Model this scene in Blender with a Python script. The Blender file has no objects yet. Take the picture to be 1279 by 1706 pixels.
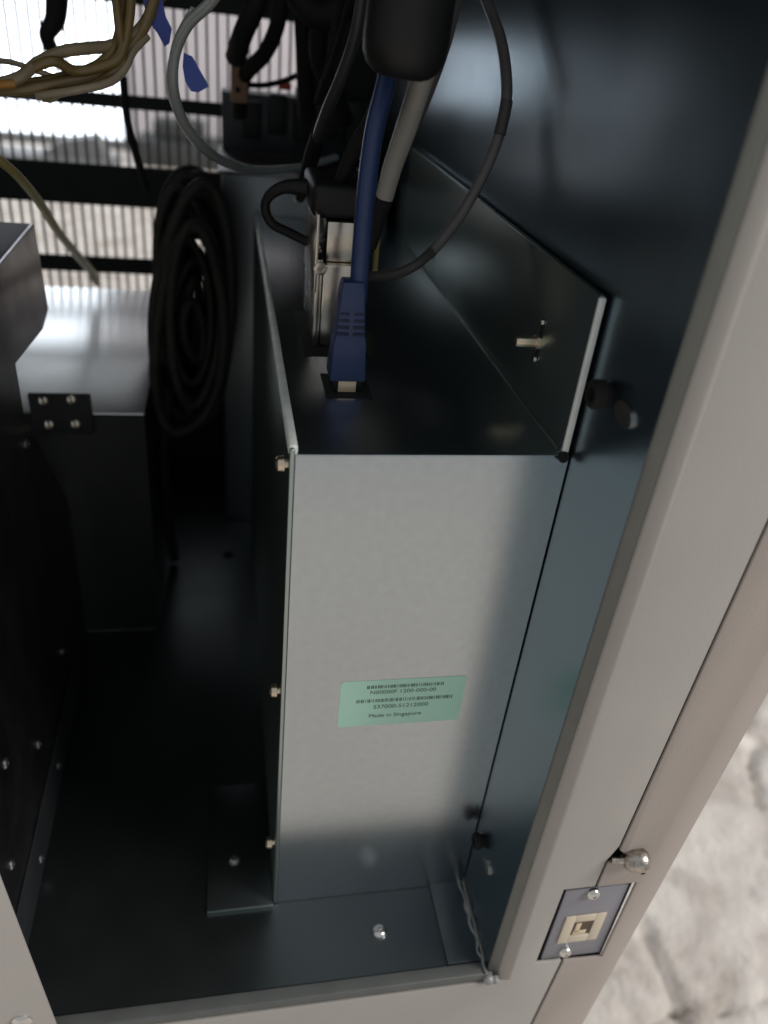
import bpy, bmesh, math, random
from mathutils import Vector, Matrix, noise
random.seed(7)
sc = bpy.context.scene
COL = sc.collection

# ---------------------------------------------------------------- camera
CAM = Vector((-0.1227, -0.2375, 0.3936))
YAW, PITCH, ROLL, FPX = -0.2328, 1.0115, 0.1137, 1311.2      # focal length in pixels of a 1279 x 1706 picture
ROT = (Matrix.Rotation(YAW, 3, 'Z') @ Matrix.Rotation(PITCH, 3, 'X') @ Matrix.Rotation(ROLL, 3, 'Z'))
cd = bpy.data.cameras.new('camera')
cam = bpy.data.objects.new('camera', cd); COL.objects.link(cam)
cam.matrix_world = Matrix.Translation(CAM) @ ROT.to_4x4()
cd.sensor_fit = 'VERTICAL'; cd.sensor_height = 24.0
cd.lens = 24.0 * FPX / 1706.0
cd.clip_start = 0.01; cd.clip_end = 200
cd.dof.use_dof = True; cd.dof.focus_distance = 0.315; cd.dof.aperture_fstop = cd.lens / 4.0
sc.camera = cam

# ---------------------------------------------------------------- light
w = bpy.data.worlds.new('World'); sc.world = w; w.use_nodes = True
bg = w.node_tree.nodes['Background']
bg.inputs['Color'].default_value = (0.93, 0.97, 1.0, 1); bg.inputs['Strength'].default_value = 0.40
sd = bpy.data.lights.new('soft_sun', 'SUN'); sd.energy = 2.2; sd.angle = math.radians(24); sd.color = (1.0, 0.96, 0.91)
so = bpy.data.objects.new('soft_sun', sd); COL.objects.link(so)
so.location = (2.5, -1.2, 2.6)
so.rotation_euler = Vector((-2.5, 1.25, -2.3)).to_track_quat('-Z', 'Y').to_euler()
sc.view_settings.view_transform = 'Standard'; sc.view_settings.look = 'None'
sc.view_settings.gamma = 1; sc.view_settings.exposure = 0; sc.view_settings.use_curve_mapping = False

# ---------------------------------------------------------------- measuring: where a sight line meets a known plane of the place
def at(px, py, y=None, z=None, x=None):
    d = ROT @ Vector(((px - 639.5) / FPX, -(py - 853) / FPX, -1))
    if y is not None: t = (y - CAM.y) / d.y
    elif z is not None: t = (z - CAM.z) / d.z
    else: t = (x - CAM.x) / d.x
    return CAM + t * d
def rad(wpx, p):                                   # radius of a round thing measured wpx wide at point p
    return 0.5 * wpx * -((ROT.transposed() @ (p - CAM)).z) / FPX

# ---------------------------------------------------------------- materials
M = {}
def mat(name, col, rough=0.5, metal=0.0, spec=0.5, mottle=0.0, mscale=30, rvar=0.0, bump=0.0, bscale=400, aniso=0, stretch=(1, 1, 1), emit=None, coat=0, trans=0, rscale=None):
    m = bpy.data.materials.new(name); m.use_nodes = True
    nt = m.node_tree; b = nt.nodes['Principled BSDF']
    b.inputs['Base Color'].default_value = (*col, 1); b.inputs['Roughness'].default_value = rough
    b.inputs['Metallic'].default_value = metal; b.inputs['Specular IOR Level'].default_value = spec
    b.inputs['Coat Weight'].default_value = coat
    b.inputs['Transmission Weight'].default_value = trans
    if emit: b.inputs['Emission Color'].default_value = (*emit[0], 1); b.inputs['Emission Strength'].default_value = emit[1]
    tc = nt.nodes.new('ShaderNodeTexCoord'); mp = nt.nodes.new('ShaderNodeMapping'); mp.inputs['Scale'].default_value = stretch
    nt.links.new(tc.outputs['Object'], mp.inputs['Vector'])
    def nz(scale, detail=5):
        n = nt.nodes.new('ShaderNodeTexNoise'); n.inputs['Scale'].default_value = scale; n.inputs['Detail'].default_value = detail
        nt.links.new(mp.outputs['Vector'], n.inputs['Vector']); return n
    if mottle:
        n = nz(mscale); r = nt.nodes.new('ShaderNodeMapRange')
        r.inputs['From Min'].default_value = .3; r.inputs['From Max'].default_value = .7
        r.inputs['To Min'].default_value = 1 - mottle; r.inputs['To Max'].default_value = 1 + mottle
        nt.links.new(n.outputs['Fac'], r.inputs['Value'])
        mx = nt.nodes.new('ShaderNodeMix'); mx.data_type = 'RGBA'; mx.blend_type = 'MULTIPLY'; mx.inputs['Factor'].default_value = 1
        mx.inputs['A'].default_value = (*col, 1); nt.links.new(r.outputs['Result'], mx.inputs['B'])
        nt.links.new(mx.outputs['Result'], b.inputs['Base Color'])
    if rvar:
        n = nz(rscale or mscale * 1.7); r = nt.nodes.new('ShaderNodeMapRange')
        r.inputs['From Min'].default_value = .3; r.inputs['From Max'].default_value = .7
        r.inputs['To Min'].default_value = rough - rvar; r.inputs['To Max'].default_value = rough + rvar
        nt.links.new(n.outputs['Fac'], r.inputs['Value']); nt.links.new(r.outputs['Result'], b.inputs['Roughness'])
    if bump:
        n = nz(bscale, 3); bp = nt.nodes.new('ShaderNodeBump'); bp.inputs['Strength'].default_value = bump; bp.inputs['Distance'].default_value = 0.0004
        nt.links.new(n.outputs['Fac'], bp.inputs['Height']); nt.links.new(bp.outputs['Normal'], b.inputs['Normal'])
    M[name] = m; return m
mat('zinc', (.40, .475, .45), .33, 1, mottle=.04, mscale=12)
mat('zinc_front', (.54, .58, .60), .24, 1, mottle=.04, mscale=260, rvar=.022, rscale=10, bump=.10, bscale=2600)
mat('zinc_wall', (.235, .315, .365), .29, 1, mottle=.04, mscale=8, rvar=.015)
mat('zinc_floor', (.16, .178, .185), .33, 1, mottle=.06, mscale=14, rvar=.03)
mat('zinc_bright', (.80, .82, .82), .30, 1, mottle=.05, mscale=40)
mat('lit_cut_edge', (.84, .86, .83), .45, .15, mottle=.1, mscale=120)  # bare sheet edge, coloured pale to stand in for reflected sky
mat('lip_paint', (.085, .09, .088), .5, 0, mottle=.1, mscale=60)
mat('dark_steel', (.045, .05, .055), .38, .6, mottle=.15, mscale=40)
mat('black_paint', (.012, .013, .014), .6, 0, spec=.3, mottle=.2, mscale=60)
mat('paint', (.385, .365, .342), .55, 0, spec=.35, mottle=.035, mscale=18, bump=.22, bscale=900)
mat('paint_cover', (.425, .372, .338), .55, 0, spec=.35, mottle=.035, mscale=18, bump=.22, bscale=900)
mat('paint_edge_shaded', (.12, .125, .115), .45, 0, mottle=.08, mscale=60, bump=.15, bscale=900)  # frame paint darkened: shade of the left-facing edge put into the colour
mat('weld', (.33, .33, .33), .45, .4, mottle=.2, mscale=300, bump=.4, bscale=700)
mat('screw', (.75, .73, .70), .22, 1, mottle=.1, mscale=300)
mat('dull_metal', (.30, .30, .30), .4, 1, mottle=.2, mscale=300)
mat('worn_nickel', (.46, .42, .375), .30, 1, mottle=.4, mscale=420, bump=.5, bscale=700)
mat('brass', (.72, .60, .46), .28, 1, mottle=.1, mscale=300)
mat('hole', (.006, .006, .007), .8)
mat('plate', (.27, .265, .30), .45, .25, mottle=.05, mscale=60)
mat('cream', (.62, .54, .42), .5, mottle=.04)
mat('port_dark', (.10, .065, .04), .6)
mat('sticker', (.47, .77, .63), .5, 0, mottle=.03, mscale=60)
mat('ink', (.035, .07, .055), .6)
mat('blue_cable', (.016, .036, .12), .42, coat=.1, mottle=.08, mscale=120)
mat('blue_groove', (.006, .012, .045), .55)
mat('blue_tape', (.075, .12, .48), .6, mottle=.08, mscale=100)
mat('black_plastic', (.010, .010, .010), .5, spec=.35, mottle=.2, mscale=80, bump=.2, bscale=500)
mat('black_rubber', (.011, .0105, .010), .72, spec=.3, mottle=.2, mscale=80)
mat('coil_rubber', (.022, .020, .0185), .65, spec=.3, mottle=.3, mscale=60)
mat('white_cable', (.33, .31, .275), .45, mottle=.06, mscale=90)
mat('grey_cable', (.12, .11, .115), .42, mottle=.12, mscale=90)
mat('grey_sleeve', (.055, .05, .05), .5, mottle=.12, mscale=90)
mat('dark_cable', (.035, .036, .036), .4, mottle=.12, mscale=90)
mat('hose', (.30, .32, .31), .22, coat=.4, mottle=.06, mscale=80)
mat('hose_clear', (.62, .63, .60), .2, coat=.4, mottle=.06, mscale=80)
mat('yellow_cable', (.45, .37, .13), .4, mottle=.1, mscale=120)
for i, c in enumerate(((.25, .175, .075), (.20, .135, .045), (.30, .235, .14), (.17, .115, .04), (.36, .29, .20))): mat('amber_%d' % i, c, .35, coat=.2, mottle=.12, mscale=120)
mat('amber_orange', (.42, .20, .035), .4)
mat('gold_metal', (.58, .53, .46), .25, 1, mottle=.12, mscale=70, rvar=.05)
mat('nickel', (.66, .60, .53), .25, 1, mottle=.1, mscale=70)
mat('contacts', (.75, .62, .42), .3, .3)
mat('brown', (.21, .115, .065), .6, mottle=.2, mscale=80)
mat('red', (.55, .075, .04), .5)
mat('lilac_wall', (.72, .68, .72), .8, mottle=.06, mscale=3)
mat('window_glow', (.8, .85, 1), .5, emit=((.86, .93, 1.0), 2.8))
mat('far_dark', (.05, .055, .055), .7, mottle=.2, mscale=6)
mat('far_grey', (.16, .165, .17), .7, mottle=.2, mscale=6)
mat('dust_metal', (.16, .155, .165), .33, 1, mottle=.12, mscale=25, rvar=.05)

# ground: pale trodden stone
g = bpy.data.materials.new('stone_ground'); g.use_nodes = True; M['stone'] = g
nt = g.node_tree; b = nt.nodes['Principled BSDF']; b.inputs['Roughness'].default_value = .85; b.inputs['Specular IOR Level'].default_value = .25
tc = nt.nodes.new('ShaderNodeTexCoord')
def gn(scale, det=8, dist=0):
    n = nt.nodes.new('ShaderNodeTexNoise'); n.inputs['Scale'].default_value = scale; n.inputs['Detail'].default_value = det; n.inputs['Distortion'].default_value = dist
    nt.links.new(tc.outputs['Object'], n.inputs['Vector']); return n
n1 = gn(9, 10, 1.2); cr = nt.nodes.new('ShaderNodeValToRGB')
cr.color_ramp.elements[0].position = .3; cr.color_ramp.elements[0].color = (.47, .41, .36, 1)
cr.color_ramp.elements[1].position = .62; cr.color_ramp.elements[1].color = (.76, .71, .66, 1)
nt.links.new(n1.outputs['Fac'], cr.inputs['Fac']); nt.links.new(cr.outputs['Color'], b.inputs['Base Color'])
n2 = gn(110, 10, .4); bp = nt.nodes.new('ShaderNodeBump'); bp.inputs['Strength'].default_value = .45; bp.inputs['Distance'].default_value = .008
nt.links.new(n2.outputs['Fac'], bp.inputs['Height']); nt.links.new(bp.outputs['Normal'], b.inputs['Normal'])

# ---------------------------------------------------------------- mesh helpers
class MB:
    def __init__(s): s.bm = bmesh.new(); s.mi = 0
    def box(s, lo, hi, bev=0, seg=2, mi=None):
        t = bmesh.new()
        bmesh.ops.create_cube(t, size=1)
        lo, hi = Vector(lo), Vector(hi)
        for v in t.verts: v.co = Vector([lo[i] + (v.co[i] + .5) * (hi[i] - lo[i]) for i in range(3)])
        if bev: bmesh.ops.bevel(t, geom=t.edges[:], offset=bev, segments=seg, profile=.5, affect='EDGES')
        s.add(t, mi); return s
    def prism(s, pts, y0, y1, bev=0, axis='y', mi=None):     # outline in (x,z) pushed along y, or (y,z) along x, or (x,y) along z
        t = bmesh.new()
        def P(a, c, d): return (a, d, c) if axis == 'y' else ((d, a, c) if axis == 'x' else (a, c, d))
        f = t.faces.new([t.verts.new(P(a, c, y0)) for a, c in pts])
        r = bmesh.ops.extrude_face_region(t, geom=[f])
        for v in r['geom']:
            if isinstance(v, bmesh.types.BMVert): v.co = Vector(P(*( (v.co.x, v.co.z) if axis == 'y' else ((v.co.y, v.co.z) if axis == 'x' else (v.co.x, v.co.y))), y1))
        bmesh.ops.recalc_face_normals(t, faces=t.faces[:])
        if bev: bmesh.ops.bevel(t, geom=t.edges[:], offset=bev, segments=2, profile=.5, affect='EDGES')
        s.add(t, mi); return s
    def lathe(s, prof, origin, axis, seg=20, mi=None):        # prof: (distance along axis, radius)
        t = bmesh.new(); q = Vector(axis).to_track_quat('Z', 'Y'); o = Vector(origin); rings = []
        for d, r in prof:
            rings.append([t.verts.new(o + q @ Vector((max(r, 1e-6) * math.cos(k * 2 * math.pi / seg), max(r, 1e-6) * math.sin(k * 2 * math.pi / seg), d))) for k in range(seg)])
        for a, c in zip(rings, rings[1:]):
            for k in range(seg): t.faces.new((a[k], a[(k + 1) % seg], c[(k + 1) % seg], c[k]))
        t.faces.new(rings[0][::-1]); t.faces.new(rings[-1])
        bmesh.ops.recalc_face_normals(t, faces=t.faces[:])
        s.add(t, mi); return s
    def tube(s, pts, r, seg=12, sub=8, flat=1.0, mi=None, closed=False):
        pts = [Vector(p) for p in pts]; rs = r if isinstance(r, (list, tuple)) else [r] * len(pts)
        P = []; Rr = []; n = len(pts)
        for i in range(n - 1):
            p0, p1, p2, p3 = pts[max(i - 1, 0)], pts[i], pts[i + 1], pts[min(i + 2, n - 1)]
            for k in range(sub):
                u = k / sub
                P.append(.5 * ((2 * p1) + (p2 - p0) * u + (2 * p0 - 5 * p1 + 4 * p2 - p3) * u * u + (3 * p1 - p0 - 3 * p2 + p3) * u ** 3))
                Rr.append(rs[i] * (1 - u) + rs[i + 1] * u)
        P.append(pts[-1]); Rr.append(rs[-1])
        t = bmesh.new(); rings = []; nrm = None
        for i, p in enumerate(P):
            d = (P[min(i + 1, len(P) - 1)] - P[max(i - 1, 0)]).normalized()
            if nrm is None: nrm = d.orthogonal().normalized()
            nrm = (nrm - d * nrm.dot(d)).normalized(); bn = d.cross(nrm)
            rings.append([t.verts.new(p + Rr[i] * (math.cos(k * 2 * math.pi / seg) * nrm + flat * math.sin(k * 2 * math.pi / seg) * bn)) for k in range(seg)])
        for a, c in zip(rings, rings[1:]):
            for k in range(seg): t.faces.new((a[k], a[(k + 1) % seg], c[(k + 1) % seg], c[k]))
        t.faces.new(rings[0][::-1]); t.faces.new(rings[-1])
        bmesh.ops.recalc_face_normals(t, faces=t.faces[:])
        s.add(t, mi); return s
    def add(s, t, mi=None):
        for f in t.faces: f.material_index = s.mi if mi is None else mi
        me = bpy.data.meshes.new('t'); t.to_mesh(me); t.free(); s.bm.from_mesh(me); bpy.data.meshes.remove(me)
    def build(s, name, m, parent=None, smooth=True, rot=None):
        me = bpy.data.meshes.new(name); 
        if smooth:
            for f in s.bm.faces: f.smooth = True
            for e in s.bm.edges:
                if len(e.link_faces) == 2 and e.calc_face_angle(0) > math.radians(38): e.smooth = False
        s.bm.to_mesh(me); s.bm.free()
        for k in ([m] if isinstance(m, str) else m): me.materials.append(M[k])
        o = bpy.data.objects.new(name, me); COL.objects.link(o)
        if parent: o.parent = parent; o.matrix_parent_inverse = parent.matrix_world.inverted()
        return o
def tag(o, label, cat, group=None):
    o['label'] = label; o['category'] = cat
    if group: o['group'] = group
    return o
def thing(name, loc, label, cat, group=None):
    o = bpy.data.objects.new(name, None); COL.objects.link(o); o.location = loc
    o.matrix_world = Matrix.Translation(Vector(loc)); o.empty_display_size = .02
    return tag(o, label, cat, group)
def dome_screw(name, parent, p, axis, r=.003, h=.0022, m='screw', slot=True):
    s = MB(); s.lathe([(-.0005, r), (h * .3, r), (h * .75, r * .8), (h, r * .45), (h, r * .28), (h * .4, r * .24)], p, axis, 18)
    return s.build(name, m, parent)

# ================================================================ the setting
XS = [-9 + i * .5 for i in range(17)] + [-.5 + i * .1 for i in range(5)] + [i * .0085 for i in range(130)] + [1.11 + i * .3 for i in range(4)] + [2.3 + i for i in range(8)]
YS = [-6 + i for i in range(6)] + [-.5 + i * .1 for i in range(4)] + [-.1 + i * .0085 for i in range(112)] + [.86 + i * .15 for i in range(6)] + [1.8 + i * .5 for i in range(18)]
CREASES = [([at(*p, z=-.5).xy for p in pl], dep, wd) for pl, dep, wd in (
    (((1070, 1530), (1085, 1575), (1110, 1625), (1128, 1670), (1140, 1730)), .022, .012), (((1030, 1588), (1062, 1602), (1098, 1608), (1120, 1650)), .016, .012),
    (((1140, 1610), (1190, 1650), (1250, 1665), (1300, 1700)), .010, .010), (((1180, 1430), (1230, 1445), (1300, 1475)), .010, .014), (((1200, 1400), (1250, 1410), (1300, 1430)), .008, .012),
    (((1150, 1500), (1210, 1520), (1290, 1530)), .007, .014), (((1230, 1300), (1260, 1330), (1300, 1340)), .008, .012), (((1000, 1650), (1040, 1665), (1060, 1710)), .010, .010))]
def crease(x, y):
    p = Vector((x + .006 * noise.noise(Vector((x * 40, y * 40, 0))), y + .006 * noise.noise(Vector((x * 40, y * 40, 5))))); z = 0
    for pl, dep, wd in CREASES:
        for a, c in zip(pl, pl[1:]):
            u = max(0, min(1, (p - a).dot(c - a) / (c - a).length_squared)); d = (p - a - (c - a) * u).length
            if d < wd * 2: z = min(z, -.55 * dep * max(0, 1 - d / wd))
            if wd < d < wd * 4 : z = max(z, z) if z < 0 else .25 * dep * (1 - (d - wd) / (wd * 3))
    return z
def gz(x, y):
    v = Vector((x, y, 0))
    big = noise.fractal(v * 2.6, 1.0, 2.0, 4) * .009
    q = Vector((x + .05 * noise.noise(v * 7), y + .05 * noise.noise(v * 7 + Vector((9, 3, 1))), 0))
    c = abs(noise.noise(q * 4.6 + Vector((3.1, .4, 0)))); c2 = abs(noise.noise(q * 10.5 + Vector((1, 7, 2))))
    crack = -.020 * max(0, 1 - c / .022) - .007 * max(0, 1 - c2 / .035)
    fine = noise.fractal(Vector((x * 14 + y * 9, y * 30 - x * 14, 0)), .9, 2.1, 4) * .0034
    fade = 1 if (0 <= x <= 1.15 and -.15 <= y <= .9) else .3
    return -.5 + (big + crack + fine) * fade + (crease(x, y) if fade == 1 else 0)
gbm = bmesh.new(); grid = [[gbm.verts.new((x, y, gz(x, y))) for x in XS] for y in YS]
for a, c in zip(grid, grid[1:]):
    for k in range(len(XS) - 1): gbm.faces.new((a[k], a[k + 1], c[k + 1], c[k]))
for f in gbm.faces: f.smooth = True
me = bpy.data.meshes.new('ground'); gbm.to_mesh(me); gbm.free(); me.materials.append(g)
ground = bpy.data.objects.new('ground', me); COL.objects.link(ground); ground['kind'] = 'structure'

# what shows through the vent slots: a wall far behind with a bright window reaching low, a dark bench
WY = 5.5
wx = at(203, 200, y=WY).x
s = MB(); s.box((wx + .06, WY, -.6), (3.2, WY + .15, 3.2)); s.box((-6, WY, -.6), (-1.815, WY + .15, 3.2)); wall = s.build('far_wall', 'lilac_wall'); tag(wall, 'plain lilac grey wall far behind the vent slots', 'wall')
win = thing('far_window', (-1.3, WY, -.5), 'overexposed white window far behind, seen through the left vent slots', 'window')
s = MB(); s.box((-1.75, WY + .05, -.44), (wx, WY + .07, 3.2)); s.build('pane', 'window_glow', win)
s = MB(); s.box((wx, WY, -.6), (wx + .055, WY + .12, 3.2)); s.box((-1.81, WY, -.6), (-1.75, WY + .12, 3.2)); s.box((-1.75, WY, -.6), (wx, WY + .12, -.44)); s.build('window_frame', 'far_grey', win)
A = at(225, 232, y=5.0); B = at(372, 275, y=5.0)
s = MB(); s.box((A.x, 5.0, -.52), (B.x + .3, 5.35, A.z), .01); s.box((A.x + .1, 5.05, A.z), (A.x + .4, 5.3, A.z + .1), .02)
tag(s.build('far_crate', 'far_dark'), 'dark low crate far behind, seen through the middle vent slots', 'crate')
A = at(30, 252, y=4.9); B = at(190, 240, y=4.9)
s = MB(); s.box((A.x - .4, 4.9, -.52), (B.x, 5.2, A.z - .02), .01); s.prism([(A.x + .1, A.z - .02), (B.x - .05, A.z - .02), (B.x - .1, B.z + .02), (B.x - .3, B.z - .01)], 4.95, 5.15)
tag(s.build('far_bench', 'far_grey'), 'low grey bench far behind, below the bright window', 'bench')

# ================================================================ the cabinet
CB = .48          # back panel
cab = thing('machine_cabinet', (0, 0, -.1), 'open beige painted sheet metal machine cabinet with galvanised inside', 'cabinet')
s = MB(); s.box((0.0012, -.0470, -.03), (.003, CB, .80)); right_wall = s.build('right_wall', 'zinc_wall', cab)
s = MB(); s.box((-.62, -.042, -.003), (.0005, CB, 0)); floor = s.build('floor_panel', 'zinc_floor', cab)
s = MB(); s.box((-.62, -.05, .80), (.06, CB + .01, .802)); s.build('top_panel', 'zinc', cab)
s = MB(); s.box((-.622, -.05, -.03), (-.62, CB + .01, .80)); s.build('left_wall', 'zinc', cab)
# back panel: bars between the slot rows, then every slat
rows = [(.150, .1825), (.196, .2385), (.270, .3125), (.3225, .383)]
X0, X1 = -.34, -.056
s = MB(); zz = [-.03] + [v for r in rows for v in r] + [.80]
for a, c in zip(zz[0::2], zz[1::2]): s.box((X0, CB, a), (X1, CB + .0015, c))
s.box((-.62, CB, -.03), (X0, CB + .0015, .80)); s.box((X1, CB, -.03), (.003, CB + .0015, .80))
back = s.build('back_panel', 'black_paint', cab, smooth=False)
slm = {}; mat('slat_paint', (.05, .047, .047), .6)
for (a, c) in rows:
    h = round(c - a, 4)
    n = 0; x = X0 + .0052
    while x < X1 - .002:
        if h not in slm:
            s = MB(); s.box((0, 0, -.0008), (.0018, .0014, h + .0008)); o = s.build('slat', 'slat_paint', back, smooth=False); slm[h] = o
        else:
            o = slm[h].copy(); COL.objects.link(o)
        o.location = (x, CB + .0001, a) ; o.parent = back; o.matrix_parent_inverse = back.matrix_world.inverted()
        x += .008
# front frame (right stile, sill, left stile), rounded towards the opening
FY = -.0505
stile = [(.0125, .80), (.0615, .80), (.0485, .2713), (.0436, .0985), (.0400, .0880), (.0395, .0695), (.0245, .0695), (.0238, .0080), (.0375, .0075), (.0340, -.0585), (.028, -.20), (-.24, -.20), (-.24, -.0045), (.0125, -.0045)]
s = MB(); s.prism(stile, FY, FY + .0016, .0004); fr = s.build('front_frame', 'paint', cab)
s = MB(); s.prism([(-.1975, -.004), (-.2046, .118), (-.235, .80), (-.35, .80), (-.35, -.20), (-.242, -.20), (-.242, -.004)], FY - .0006, FY + .001, .0003); ls = s.build('left_stile', 'paint', cab)
def edge_strip(name, prof, m, parent):           # upright strip, profile of (x, y) points
    s_ = MB(); t = bmesh.new(); R_ = [[t.verts.new((x, y, z)) for x, y in prof] for z in (.80, -.0045)]
    for k in range(len(prof) - 1): t.faces.new((R_[0][k], R_[0][k + 1], R_[1][k + 1], R_[1][k]))
    bmesh.ops.recalc_face_normals(t, faces=t.faces[:])
    s_.add(t); o = s_.build(name, m, parent)
    md = o.modifiers.new('thickness', 'SOLIDIFY'); md.thickness = .0005; md.offset = 0
    return o
edge_strip('rounded_edge', [(.0127, FY + .0003), (.0110, FY + .0003), (.0090, FY + .0007), (.0072, FY + .0014), (.0062, FY + .0021)], 'paint', cab)
edge_strip('opening_edge', [(.0061, FY + .0021), (.0050, FY + .0022), (.0038, FY + .0024), (.0026, FY + .0027), (.0015, FY + .0029), (.0009, FY + .0034)], 'paint_edge_shaded', cab)
s = MB(); s.box((-.235, FY + .001, -.0044), (.0035, -.0425, .0012), .0011, 3); s.build('floor_lip', 'lip_paint', cab)
s = MB(); s.box((-.018, -.0424, .0002), (.0004, .002, .0016), .0004); s.build('corner_flange', 'zinc_floor', cab)
# weld seam along the floor corner
s = MB(); pts = []; rr = []
for k in range(15):
    y = .004 - k * .0038; pts.append((-.0008 + random.uniform(-.0011, .0011), y, .0018 + random.uniform(-.0004, .0004))); rr.append(.0006 + random.random() * .0013)
s.tube(pts, rr, 10, 4, .55); s.lathe([(-.002, .0005), (0, .0028), (.0014, .0022), (.0024, .0008)], (.0012, -.0505, -.0012), (0, -.6, .8), 12); s.lathe([(-.002, .0005), (0, .0022), (.0012, .0016), (.002, .0006)], (.0045, -.0508, -.0018), (.2, -.8, .5), 12)
s.build('weld_seam', 'weld', cab)
# side cover beyond the seam line
cover = [(.0494, .2713), (.0625, .80), (.110, .80), (.0805, .1917), (.0727, .05), (.0658, -.0669), (.058, -.20), (.029, -.20), (.0351, -.0585), (.0386, .0075), (.0592, .0065), (.0602, .0695), (.0406, .0695), (.0410, .0870), (.0446, .0880), (.0475, .0905), (.0475, .0930), (.0446, .0955)]
s = MB(); s.prism(cover, FY - .0004, FY + .0012, .0004); s.build('side_cover', 'paint_cover', cab)
s = MB()
s.box((.012, FY + .0042, -.20), (.062, FY + .0055, .80)); s.box((.05, FY + .012, -.2), (.0515, CB, .80)); s.build('gap_backing', 'hole', cab)  # black sheets added behind the gaps, standing in for their shade
# ball-headed catch pin on the seam
pin = MB(); a0 = Vector((.0455, FY - .0015, .0905)); ax = Vector((1, -.18, .09)).normalized()
pin.lathe([(-.004, .0014), (.0012, .0016), (.0020, .0036), (.0042, .0049), (.0072, .0055), (.0098, .0053), (.0117, .0042), (.0126, .0024), (.0129, 0)], a0, ax, 24)
pino = pin.build('catch_pin', 'worn_nickel', cab)
s = MB(); s.lathe([(0, .0010), (.0008, .0010)], a0 + ax * .0082 + Vector((.1, -.85, -.50)).normalized() * .0049, (.1, -.85, -.50), 12); s.build('socket_hole', 'hole', pino)
# recessed connector plate with its square port
pl = MB(); PYp = FY + .0014
pl.box((.0270, PYp, .0080), (.0582, PYp + .0015, .0655), .0004); plate = pl.build('connector_plate', 'plate', cab)
dome_screw('screw', plate, at(988, 1488, y=PYp - .0005), (0, -1, 0), .0033, .0022)
dome_screw('screw', plate, at(941, 1585, y=PYp - .0005), (0, -1, 0), .0033, .0022)
c0, c1 = .0318, .0524
s = MB(); z0, z1 = .0225, .0448
for lo, hi in (((c0, PYp - .0009, z0), (c0 + .0052, PYp, z1)), ((c1 - .0052, PYp - .0009, z0), (c1, PYp, z1)), ((c0 + .0052, PYp - .0009, z0), (c1 - .0052, PYp, z0 + .0058)), ((c0 + .0052, PYp - .0009, z1 - .0050), (c1 - .0052, PYp, z1))): s.box(lo, hi, .0003)
port = s.build('port', 'cream', plate)
s = MB(); s.box((c0 + .0053, PYp - .0004, z0 + .0059), (c1 - .0053, PYp - .0001, z1 - .0051)); s.build('port_opening', 'port_dark', port)
s = MB(); s.box((c0 + .0068, PYp - .0007, z0 + .0085), (c0 + .0094, PYp - .0004, z1 - .0066), .0002); s.box((c0 + .0064, PYp - .0007, z0 + .0065), (c1 - .0075, PYp - .0004, z0 + .0095), .0002); s.build('port_tongue', 'contacts', port)
# bolts on the walls and floor
def black_bolt(y, z, L=.009, r=.0052):
    s_ = MB(); s_.lathe([(0, r * .75), (.002, r * .8), (.0022, r), (L - .001, r), (L, r * .85), (L, r * .5), (L * .6, r * .45)], (.0013, y, z), (-1, 0, 0), 20); return s_.build('bolt', 'black_rubber', cab)
black_bolt(-.0150, .2955, .0065, .0050); black_bolt(-.0095, .0505, .005, .0042)
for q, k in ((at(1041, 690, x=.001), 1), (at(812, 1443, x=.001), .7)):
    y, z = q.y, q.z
    s = MB(); s.prism([(y + .0062 * k * math.cos(a), z + .0036 * k * math.sin(a) + .1 * .0048 * k * math.cos(a)) for a in [i * math.pi / 8 for i in range(16)]], .0002, .00115, axis='x'); s.build('tab', 'nickel', cab)  # pale plates standing in for the bright bolt reflections in the wall
fs = dome_screw('screw', cab, (-.049, -.0216, 0), (0, 0, 1), .0040, .0030)
s = MB(); q = at(380, 925, z=0); s.lathe([(0, .0045), (.0004, .0045)], (q.x, q.y, .0001), (0, 0, 1), 18); s.build('floor_hole', 'hole', cab)
q = at(37, 1700, y=FY - .0006); dome_screw('screw', ls, q, (0, -1, 0), .0042, .002)

# ================================================================ galvanised electronics cover on the right wall
H, W, L = .2647, .10, .355
box = thing('electronics_cover', (-.05, .15, 0), 'upright galvanised metal cover box with green sticker beside the right wall', 'metal box')
s = MB(); t = .0012
s.prism([(.0, .0003), (.0, H - .0012), (.0003, H - .0004), (.0012, H), (L, H), (L, H - .0012), (.0014, H - .0012), (.0012, H - .0014), (.0012, .0003)], -W + .0005, .0006, axis='x')
fp = s.build('folded_panel', 'zinc_front', box)
s = MB(); s.box((-W - .0016, -.0006, .0003), (-W + .0003, L, H + .0022), .0007, 3); sp = s.build('side_panel', 'zinc', box)
s = MB(); s.box((-W - .0020, .0006, H - .001), (-W + .0014, L, H + .0030), .0012, 3); s.build('folded_edge', 'lit_cut_edge', sp)
for px, py in ((463, 775), (461, 1153), (463, 1405)):
    q = at(px, py, y=.0035)
    s = MB(); s.lathe([(0, .0016), (.0012, .0016), (.0014, .0030), (.0036, .0028), (.0044, .0018), (.0044, 0)], (-W - .0016, .0045, q.z), (-1, 0, 0), 16); s.build('screw', 'brass', sp)
s = MB(); s.prism([(0, H + .0002), (0, H + .0580), (.0008, H + .0588), (.311, H + .0588), (.311, H + .0002)], -.0022, -.0004, .0003, axis='x'); fl = s.build('mounting_flange', 'zinc', box)
s = MB(); s.box((-.0026, -.0004, H + .001), (-.0002, .0012, H + .0582), .0004); s.build('flange_edge', 'lit_cut_edge', fl)
q = at(893, 560, x=-.0022)
s = MB(); s.tube([(-.0026, .003, H + .0004), (-.0026, .15, H + .0004), (-.0026, .31, H + .0004)], .0007, 8, 2); s.build('fold_line', 'zinc', fl)
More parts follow.
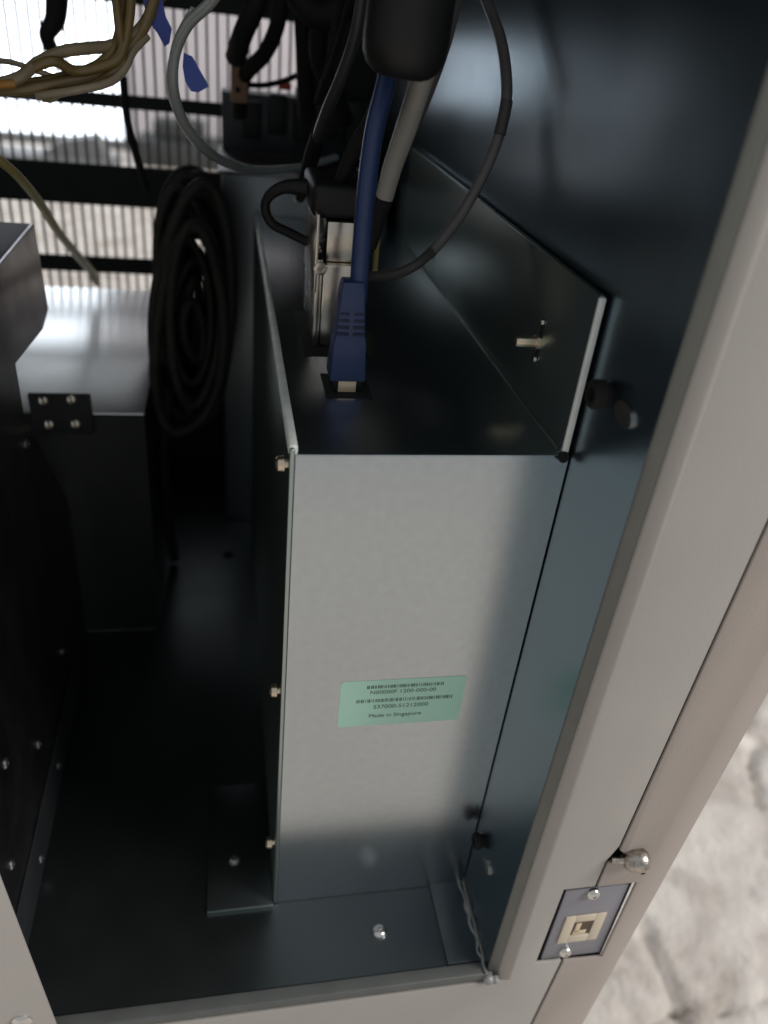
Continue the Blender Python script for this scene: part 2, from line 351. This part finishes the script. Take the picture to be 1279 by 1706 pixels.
s = MB(); s.lathe([(0, .0030), (.0018, .0030), (.0019, .0021), (.0088, .0021), (.0096, .0016), (.0098, 0)], (-.0023, q.y - .004, q.z - .001), (-1, 0, 0), 16); s.build('stud', 'brass', fl)
s = MB(); s.box((-.00245, q.y - .0062, q.z - .0085), (-.0022, q.y - .0030, q.z + .0085), .0001); s.build('slot', 'hole', fl)
s = MB(); s.lathe([(0, .0013), (.0012, .0011)], (-.0024, q.y - .0046, q.z + .0072), (-1, 0, 0), 12); s.lathe([(0, .0013), (.0012, .0011)], (-.0024, q.y - .0046, q.z - .0078), (-1, 0, 0), 12); s.build('rivet', 'nickel', fl)
s = MB(); s.lathe([(0, .0022), (.0002, .0022)], (-.0022, -.0012, H - .0002), (0, -1, .5), 14); s.build('corner_notch', 'hole', fl)
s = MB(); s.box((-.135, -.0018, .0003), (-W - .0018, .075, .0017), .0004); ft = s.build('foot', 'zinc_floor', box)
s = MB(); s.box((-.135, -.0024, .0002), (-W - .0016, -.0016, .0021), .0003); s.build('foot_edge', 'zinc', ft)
q = at(390, 1430, z=.003); dome_screw('screw', ft, (q.x, q.y, .0017), (0, 0, 1), .0036, .0024, 'dull_metal')
# black-rimmed openings in the top for the sockets
s = MB(); s.box((-.0838, .0465, H + .0001), (-.0652, .0700, H + .0005), .0001); s.build('network_socket', 'hole', fp)
s = MB(); s.box((-.0885, .090, H + .0001), (-.060, .150, H + .0005), .0001); s.build('connector_slot', 'hole', fp)
# sticker
sx0, sx1, sz0, sz1 = -.0764, -.0212, .1288, .1560
s = MB(); rc = .0018; o2 = []
for cx, cz, a in ((sx1 - rc, sz1 - rc, 0), (sx0 + rc, sz1 - rc, 90), (sx0 + rc, sz0 + rc, 180), (sx1 - rc, sz0 + rc, 270)):
    for k in range(5): th = math.radians(a + k * 22.5); o2.append((cx + rc * math.cos(th), cz + rc * math.sin(th)))
s.prism(o2, -.00015, -.00002); st = s.build('sticker', 'sticker', fp); st['label'] = 'mint green printed sticker'
def bars(x0, x1, z0, z1, n, seed):
    rd = random.Random(seed); s_ = MB(); x = x0
    while x < x1:
        wd = rd.choice((.00018, .00018, .00030, .00045)); 
        if x < x0 + .002 or x > x1 - .003: wd = .00045
        s_.box((x, -.00022, z0), (x + wd, -.00017, z1)); x += wd + rd.choice((.00022, .00022, .0004, .0006))
    return s_.build('barcode', 'ink', st, smooth=False)
bars(-.0650, -.0315, .1512, .1530, 0, 3); bars(-.0690, -.0265, .1430, .1449, 0, 5)
def text(body, cx, cz, wd, hgt):
    cu = bpy.data.curves.new('printed_text', 'FONT'); cu.body = body; cu.align_x = 'CENTER'; cu.align_y = 'CENTER'; cu.size = 1
    to = bpy.data.objects.new('tmp', cu); COL.objects.link(to); bpy.context.view_layer.update()
    me_ = bpy.data.meshes.new_from_object(to.evaluated_get(bpy.context.evaluated_depsgraph_get())); bpy.data.objects.remove(to)
    xs = [v.co.x for v in me_.vertices]; ys = [v.co.y for v in me_.vertices]
    for v in me_.vertices:
        X = (v.co.x - (min(xs) + max(xs)) / 2) / (max(xs) - min(xs)) * wd; Y = (v.co.y - (min(ys) + max(ys)) / 2) / (max(ys) - min(ys)) * hgt
        v.co = (cx + X, -.00024, cz + Y)
    me_.materials.clear(); me_.materials.append(M['ink']); me_.name = 'printed_text'
    o = bpy.data.objects.new('printed_text', me_); COL.objects.link(o); o.parent = st; o.matrix_parent_inverse = st.matrix_world.inverted()
text('N00000F 1200-000-00', -.0488, .1490, .0290, .0021)
text('S37000-S1212000', -.0490, .1402, .0245, .0022)
text('Made in Singapore', -.0510, .1345, .0235, .0028)

# ================================================================ chassis at the left, box behind it, box at the rear
ch = thing('equipment_chassis', (-.3, .08, 0), 'dark sheet metal equipment chassis with screw rows along the left side', 'chassis')
s = MB(); o3 = [(-.03, .0005), (.205, .0005), (.205, .12)] + [(p_.y, p_.z) for p_ in (at(40, 690, x=-.22), at(26, 606, x=-.22), at(72, 548, x=-.22), at(81, 515, x=-.22))] + [(.2153, .2848), (-.03, .2848)]
s.prism(o3, -.222, -.22, .0005, axis='x'); chs = s.build('side_panel', 'dust_metal', ch)
s = MB(); s.box((-.42, -.03, .283), (-.2222, .2150, .2845), .0004); s.build('top_panel', 'black_paint', ch)
s = MB(); s.box((-.42, .2135, .0005), (-.30, .2150, .2828), .0004); s.build('rear_panel', 'dark_steel', ch)
s = MB(); s.box((-.2198, -.03, .0005), (-.2188, .20, .030), .0003); s.build('base_rail', 'dark_steel', chs)
for px, py in ((20, 1440), (65, 1430), (10, 1272), (65, 1240), (95, 1275), (105, 1085), (45, 740)):
    q = at(px, py, x=-.2195)
    dome_screw('screw', chs, (-.2190 if q.z < .031 else -.2200, q.y, max(q.z, .004)), (1, 0, 0), .0026, .0014, 'dull_metal')

pb = thing('power_box', (-.23, .33, 0), 'galvanised power box behind the left chassis, its top reflecting the vents', 'metal box')
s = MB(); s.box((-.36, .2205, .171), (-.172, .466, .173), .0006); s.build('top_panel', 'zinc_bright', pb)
s = MB(); s.box((-.36, .2195, .0005), (-.172, .2208, .1722), .0004); pfp = s.build('front_panel', 'black_paint', pb)
s = MB(); s.box((-.1735, .2210, .0005), (-.1722, .465, .1708), .0003); s.build('side_panel', 'zinc_floor', pb)
s = MB(); A = at(45, 655, y=.2175); B = at(150, 655, y=.2175); C_ = at(152, 722, y=.2175)
s.box((A.x, .2165, C_.z), (B.x, .2193, A.z), .001); br = s.build('bracket', 'black_paint', pb)
for px, py in ((72, 668), (119, 666), (82, 708), (126, 707)):
    q = at(px, py, y=.2165); dome_screw('screw', br, (q.x, .2166, q.z), (0, -1, 0), .0030, .0016, 'nickel')

rb = thing('rear_duct_box', (-.06, .42, 0), 'dark grey metal box behind the cover, under the hanging cables', 'metal box')
s = MB(); s.box((-.124, .362, .0005), (-.004, .4785, .2905), .0008); s.build('housing', 'zinc_floor', rb)
s = MB(); s.box((-.126, .3600, .2907), (-.003, .4780, .2925), .0006); s.build('lid', 'dust_metal', rb)
s = MB(); s.box((-.1235, .448, .2927), (-.0045, .4785, .334), .001); s.build('raised_back', 'dark_steel', rb)
for k in range(5):
    s = MB(); x = -.108 + k * .020; s.box((x, .436, .304 + .004 * (k % 2)), (x + .014, .4475, .330 + .006 * (k % 3)), .0015); s.build('terminal', 'black_plastic', rb)

# ================================================================ cables
def cable(name, pts, wpx, m, label, cat='cable', parent=None, flat=1, group=None):
    P = [at(px, py, y=y) for px, py, y in pts]
    ws = wpx if isinstance(wpx, (list, tuple)) else [wpx] * len(P)
    s_ = MB(); s_.tube(P, [rad(w_, p_) for w_, p_ in zip(ws, P)], 14, 8, flat)
    o = s_.build(name, m, parent)
    if label: tag(o, label, cat, group)
    return o
# blue network cable
eth = thing('network_cable', (-.0757, .058, H), 'blue network cable plugged into the top of the galvanised cover', 'cable')
ex, ey = -.0752, .0570
cable('cord', [(596, 500, .0572), (602, 410, .060), (612, 300, .066), (624, 215, .070), (640, 150, .074), (655, 80, .078), (668, -30, .08)], [30, 31, 32, 33, 33, 33, 33], 'blue_cable', None, parent=eth)
s = MB()
def ringbox(z, hx, hy): return [(ex - hx, ey - hy, z), (ex + hx, ey - hy, z), (ex + hx, ey + hy, z), (ex - hx, ey + hy, z)]
def loft(levels, bev=.0008, mi=None):
    t_ = bmesh.new(); R_ = [[t_.verts.new(p_) for p_ in ringbox(*l_)] for l_ in levels]
    for a, c in zip(R_, R_[1:]):
        for k in range(4): t_.faces.new((a[k], a[(k + 1) % 4], c[(k + 1) % 4], c[k]))
    t_.faces.new(R_[0][::-1]); t_.faces.new(R_[-1]); bmesh.ops.recalc_face_normals(t_, faces=t_.faces[:])
    bmesh.ops.bevel(t_, geom=t_.edges[:], offset=bev, segments=2, profile=.5, affect='EDGES')
    return t_
s.add(loft([(H + .0052, .0072, .0068), (H + .0215, .0064, .0060), (H + .0235, .0058, .0056), (H + .0400, .0046, .0046), (H + .0440, .0040, .0040)])); boot = s.build('plug_boot', 'blue_cable', eth)
s = MB()
for k in range(6):
    z = H + .0240 + k * .0026; hw = .0055 - k * .00033
    s.box((ex - hw, ey - hw - .0007, z), (ex - .0009, ey - hw + .0014, z + .0011), .0002); s.box((ex + .0009, ey - hw - .0007, z), (ex + hw, ey - hw + .0014, z + .0011), .0002)
s.build('strain_grooves', 'blue_groove', boot)
s = MB(); s.box((ex - .0058, ey - .0056, H + .0006), (ex + .0058, ey + .0056, H + .0090), .0004); pg = s.build('plug', 'black_plastic', eth)
s = MB(); s.box((ex - .0036, ey - .0064, H + .0007), (ex + .0036, ey - .0050, H + .0075), .0003); s.build('plug_latch', 'contacts', pg)

# metal hooded plug on the cover with its black cap and cable
mp_ = thing('metal_plug', (-.075, .11, H), 'tall metal hooded plug standing behind the blue network plug', 'plug')
s = MB(); s.box((-.0845, .100, H + .0006), (-.0815, .145, .3040), .0004); s.box((-.0813, .1006, H + .0006), (-.0655, .1440, .3020), .0012); hood = s.build('hood', 'gold_metal', mp_)
s = MB(); s.box((-.0850, .0992, .290), (-.0838, .146, .3225), .0003); s.build('side_plate', 'nickel', hood)
s = MB(); s.box((-.0800, .1040, .3022), (-.0665, .1400, .3190), .0010); s.build('collar', 'gold_metal', hood)
q = at(531, 447, y=.099); s = MB(); s.lathe([(0, .0030), (.0020, .0030), (.0021, .0017), (.0012, .0016)], (q.x + .0006, .0996, q.z), (0, -1, 0), 6); s.build('jack_screw', 'nickel', hood)
s = MB(); s.box((-.0865, .106, .3192), (-.0600, .150, .3330), .0030, 3); s.tube([(-.086, .135, .326), (-.097, .137, .325), (-.104, .14, .318), (-.1015, .141, .309), (-.0915, .142, .304), (-.082, .142, .300)], [.004, .0028, .0022, .0022, .0022, .0022], 12); s.build('black_cap', 'black_plastic', mp_)
cable('lead', [(560, 330, .118), (570, 292, .114), (592, 245, .108), (622, 195, .098), (640, 155, .085), (650, 118, .075)], [20, 20, 27, 30, 30, 30], 'black_rubber', None, parent=mp_)

# ferrite cylinder hanging at the top
fa = at(678, 60, y=.055); rf = .0141
s = MB(); prof = [(-.011, .004), (-.0108, .0068), (-.0098, .0095), (-.0075, .0122), (-.0040, .0137), (0, rf), (.05, rf), (.058, .012), (.060, .006)]
s.lathe(prof, (fa.x, .056, fa.z - .0015), (.05, 0.02, 1), 40); fer = s.build('ferrite_cylinder', 'black_plastic'); tag(fer, 'fat black ferrite cylinder with rounded end hanging at the top edge', 'ferrite')

# pale thick cable, ends in black sleeve
wc = thing('pale_cable', at(650, 330, y=.1), 'thick pale grey cable ending in a black sleeve behind the ferrite', 'cable')
cable('cord', [(640, 330, .098), (655, 275, .096), (676, 215, .092), (700, 140, .086), (722, 70, .08), (742, -40, .076)], [30, 33, 37, 38, 38, 38], 'white_cable', None, parent=wc)
cable('sleeve', [(616, 412, .104), (626, 372, .102), (640, 328, .098)], [22, 30, 33], 'black_rubber', None, parent=wc)
cable('grey_cable', [(640, 310, .14), (668, 250, .135), (705, 170, .125), (735, 90, .115), (752, 30, .11), (765, -40, .1)], 22, 'grey_cable', 'grey cable running just right of the thick pale cable')
# thin grey cable looping down on the right
lc = thing('loop_cable', at(800, 300, y=.06), 'thin grey cable making a wide loop right of the ferrite', 'cable')
def cable_x(name, pts, wpx, m, parent):
    P = [at(px, py, x=x) for px, py, x in pts]; s_ = MB(); s_.tube(P, [rad(wpx, p_) for p_ in P], 14, 8); return s_.build(name, m, parent)
cable_x('cord', [(790, -50, -.010), (812, 5, -.009), (835, 70, -.008), (844, 140, -.008), (840, 185, -.009), (826, 240, -.011), (800, 300, -.016), (762, 365, -.024), (714, 425, -.036)], 19, 'grey_cable', lc)
cable_x('sleeve', [(719, 419, -.035), (690, 443, -.043), (650, 459, -.052), (604, 460, -.062)], 17, 'grey_sleeve', lc)
cable_x('tape_band', [(844, 168, -.0085), (840, 190, -.0092), (832, 224, -.0105)], 21, 'grey_sleeve', lc)
cable('yellow_glint', [(634, 352, .16), (630, 390, .155), (626, 430, .15), (624, 462, .145)], 9, 'yellow_cable', 'short yellowish strand standing in for a reflected cable, right of the blue cable', 'reflection')  # strand added in place of a yellowish cable reflection on the flange
# dark cables hanging in the middle
cable('dark_cable', [(606, -30, .10), (594, 50, .105), (572, 120, .115), (545, 185, .13), (526, 240, .15), (512, 290, .17), (500, 330, .19)], [20, 21, 21, 21, 20, 18, 16], 'dark_cable', 'dark grey cable slanting down left of the ferrite')
cable('cable_clamp', [(531, 225, .146), (521, 255, .156), (509, 296, .172)], [27, 27, 24], 'black_rubber', 'black sleeve clamped round the slanting dark cable', 'clamp')
cable('flat_tie', [(488, 334, .20), (520, 321, .20), (560, 306, .20), (610, 280, .20)], [13, 13, 13, 12], 'hose', 'pale flat strap lying across behind the metal plug', 'strap', flat=.5)
n = 0
for pts, wd, lab in (([(470, -30, .33), (462, 40, .33), (440, 90, .34), (405, 130, .36), (398, 190, .38)], 26, 'black cable curving left of the rounded vent gap near the top'),
               ([(500, -30, .31), (506, 60, .32), (509, 140, .335), (512, 195, .35)], 30, 'straight black cable hanging right of the rounded vent gap'),
               ([(545, -30, .28), (530, 60, .29), (534, 110, .30), (556, 150, .31), (575, 200, .33)], 30, 'black cable bending right behind the slanting dark cable'),
               ([(440, -40, .30), (425, 10, .30), (405, 55, .31), (392, 95, .33)], 34, 'thick black cable above the brown block'),
               ([(400, 140, .37), (440, 142, .37), (480, 132, .37), (520, 112, .36), (560, 95, .34)], 9, 'thin black wire sagging in front of the vent gap'),
               ([(575, -30, .22), (560, 40, .23), (548, 110, .24), (530, 170, .26)], 14, 'thin black cable left of the slanting dark cable'),
               ([(205, 130, .30), (212, 200, .31), (228, 262, .32), (244, 316, .33)], 13, 'thin dark cable dropping to the top of the black coil'),
               ([(590, -30, .17), (566, 60, .19), (545, 130, .21)], 11, 'very thin black cable beside the slanting dark cable'),
               ([(95, -20, .40), (92, 30, .40), (78, 60, .40), (92, 90, .41), (110, 120, .41)], [40, 34, 26, 20, 14], 'black knotted cable in front of the upper left vent slots')):
    cable('black_cable', pts, wd, 'black_rubber', lab)
cable('black_cable', [(485, -30, .27), (520, 20, .27), (560, 20, .27), (600, -30, .27)], 46, 'black_rubber', 'fat black cable loop at the very top, left of the ferrite')
# brown block and red tab
s = MB(); A = at(384, 92, y=.36); B = at(412, 172, y=.36); s.box((A.x, .355, B.z), (B.x, .372, A.z), .0012); bk = s.build('brown_block', 'brown'); tag(bk, 'small brown terminal block hanging in front of the vent', 'block')
s = MB(); q = at(396, 150, y=.354); s.lathe([(0, .0018), (.0006, .0018)], (q.x, .3546, q.z), (0, -1, 0), 12); s.build('hole_mark', 'hole', bk)
s = MB(); A = at(464, 137, y=.40); B = at(485, 151, y=.40); s.box((A.x, .398, B.z), (B.x, .406, A.z), .0015); tag(s.build('red_tab', 'red'), 'tiny red plastic tab below the rounded vent gap', 'tab')
# grey hose loop
cable('grey_hose', [(380, -50, .13), (352, 2, .135), (312, 42, .14), (291, 92, .145), (289, 150, .15), (306, 205, .16), (338, 245, .175), (375, 270, .20), (430, 284, .24), (500, 278, .28), (560, 262, .31)], [19, 19, 19, 18, 18, 18, 17, 16, 14, 12, 11], 'hose', 'translucent grey hose looping down in front of the vents', 'hose')
cable('clear_tube', [(322, 15, .17), (300, 55, .175), (284, 110, .18), (283, 150, .185), (298, 190, .19), (330, 232, .20), (362, 262, .22)], [11, 11, 11, 11, 12, 12, 11], 'hose_clear', 'thin clear tube running behind the grey hose', 'hose')
# blue tape flags
def flag(pix, y, lab):
    s_ = MB(); t_ = bmesh.new(); P = [at(px, py, y=y) for px, py in pix]; n_ = Vector((0.1, -1, .1)).normalized() * .0005
    a = [t_.verts.new(p_ + n_) for p_ in P]; c = [t_.verts.new(p_ - n_) for p_ in P]; k = len(P)
    t_.faces.new(a); t_.faces.new(c[::-1])
    for i in range(k): t_.faces.new((a[i], a[(i + 1) % k], c[(i + 1) % k], c[i]))
    bmesh.ops.recalc_face_normals(t_, faces=t_.faces[:]); s_.add(t_); o = s_.build('tape_flag', 'blue_tape'); tag(o, lab, 'tape', 'blue tape flags on the tubes')
flag([(236, -8), (268, -10), (276, 28), (286, 48), (282, 72), (274, 78), (262, 55), (246, 34)], .165, 'blue tape flag nearest the amber bundle at the top')
flag([(306, 88), (320, 94), (330, 112), (348, 144), (330, 154), (318, 152), (308, 135), (304, 110)], .16, 'blue tape flag just right of the grey hose')
# amber cable bundle: each strand one cable
strands = [([(-30, 152, .14), (40, 148, .14), (100, 138, .145), (160, 122, .15), (205, 88, .155), (240, 45, .16), (262, -20, .165)], 18, 0),
           ([(-30, 142, .15), (45, 140, .15), (110, 128, .15), (165, 108, .15), (195, 70, .155), (205, 10, .16), (207, -40, .16)], 18, 1),
           ([(-30, 146, .135), (30, 130, .135), (62, 105, .14), (105, 86, .145), (150, 80, .15), (190, 75, .155), (232, 50, .16), (270, -10, .17)], 19, 2),
           ([(20, 155, .145), (90, 150, .145), (140, 142, .15), (185, 122, .15), (205, 100, .152), (200, 60, .15), (190, -30, .15)], 15, 3),
           ([(60, 160, .14), (130, 150, .14), (180, 138, .145), (205, 118, .15), (222, 85, .155), (245, 60, .16)], 13, 4),
           ([(55, 112, .138), (90, 102, .14), (125, 118, .145), (165, 112, .148), (200, 92, .15), (215, 30, .152), (218, -30, .152)], 17, 1),
           ([(-20, 100, .16), (20, 104, .16), (60, 118, .16), (100, 130, .155), (150, 132, .155)], 9, 4),
           ([(70, 165, .15), (85, 166, .15), (100, 158, .15), (130, 152, .15)], 9, 2)]
names = ['lowest-running amber cable of the twisted bundle at upper left', 'amber cable of the bundle turning straight up at its right end', 'pale amber cable arching over the top of the bundle', 'dark amber cable under the bundle turning up at its right', 'pale short cable curling under the right end of the bundle', 'amber cable crossing the middle of the bundle', 'thin pale wire joining the bundle from the left edge', 'short thin pale wire end below the bundle']
for (pts, wd, mi), lab in zip(strands, names): cable('amber_cable', pts, wd, 'amber_%d' % mi, lab, group='amber cable bundle')
cable('orange_sleeve', [(-25, 140, .132), (5, 141, .132), (24, 139, .133)], 14, 'amber_orange', 'short orange sleeve at the left end of the amber bundle', 'sleeve')
cable('yellow_cable', [(-40, 245, .16), (0, 268, .17), (32, 296, .19), (66, 338, .23), (98, 388, .29), (128, 424, .36), (150, 450, .42), (160, 470, .455)], [17, 16, 15, 15, 14, 14, 13, 13], 'yellow_cable', 'yellowish cable slanting down onto the power box')
# black cable coil: one cable wound in loops
coil = thing('cable_coil', (-.14, .29, 0), 'hanging black coil of cable between power box and rear box', 'cable coil')
rd = random.Random(4)
for k in range(30):
    cx, cz = -.1435 + rd.uniform(-.004, .004), .212 + rd.uniform(-.012, .010); rx = (.022, .017, .012, .023, .006, .020)[k % 6] + rd.uniform(-.002, .002); rz = (.072, .060, .046, .075, .026, .066)[k % 6] + rd.uniform(-.006, .006); y0 = .270 + k * .0031
    tl = rd.uniform(-.10, .10); ph = rd.uniform(0, 6.28); wob = rd.uniform(.02, .07)
    pts = []
    for a in [i * 2 * math.pi / 16 for i in range(17)]:
        m_ = 1 + wob * math.sin(3 * a + ph); dx, dz = rx * m_ * math.cos(a), rz * m_ * math.sin(a)
        pts.append((cx + dx * math.cos(tl) - dz * math.sin(tl), y0 + .004 * math.sin(a + k) + .008 * math.cos(a), cz + dx * math.sin(tl) + dz * math.cos(tl)))
    s = MB(); s.tube(pts, (.0036, .0030, .0026)[k % 3], 10, 5); s.build('loop', 'coil_rubber', coil)
s = MB(); s.tube([(-.165, .30, .005), (-.168, .29, .06), (-.166, .275, .12), (-.160, .262, .17)], .0036, 10); s.build('tail', 'black_rubber', coil)
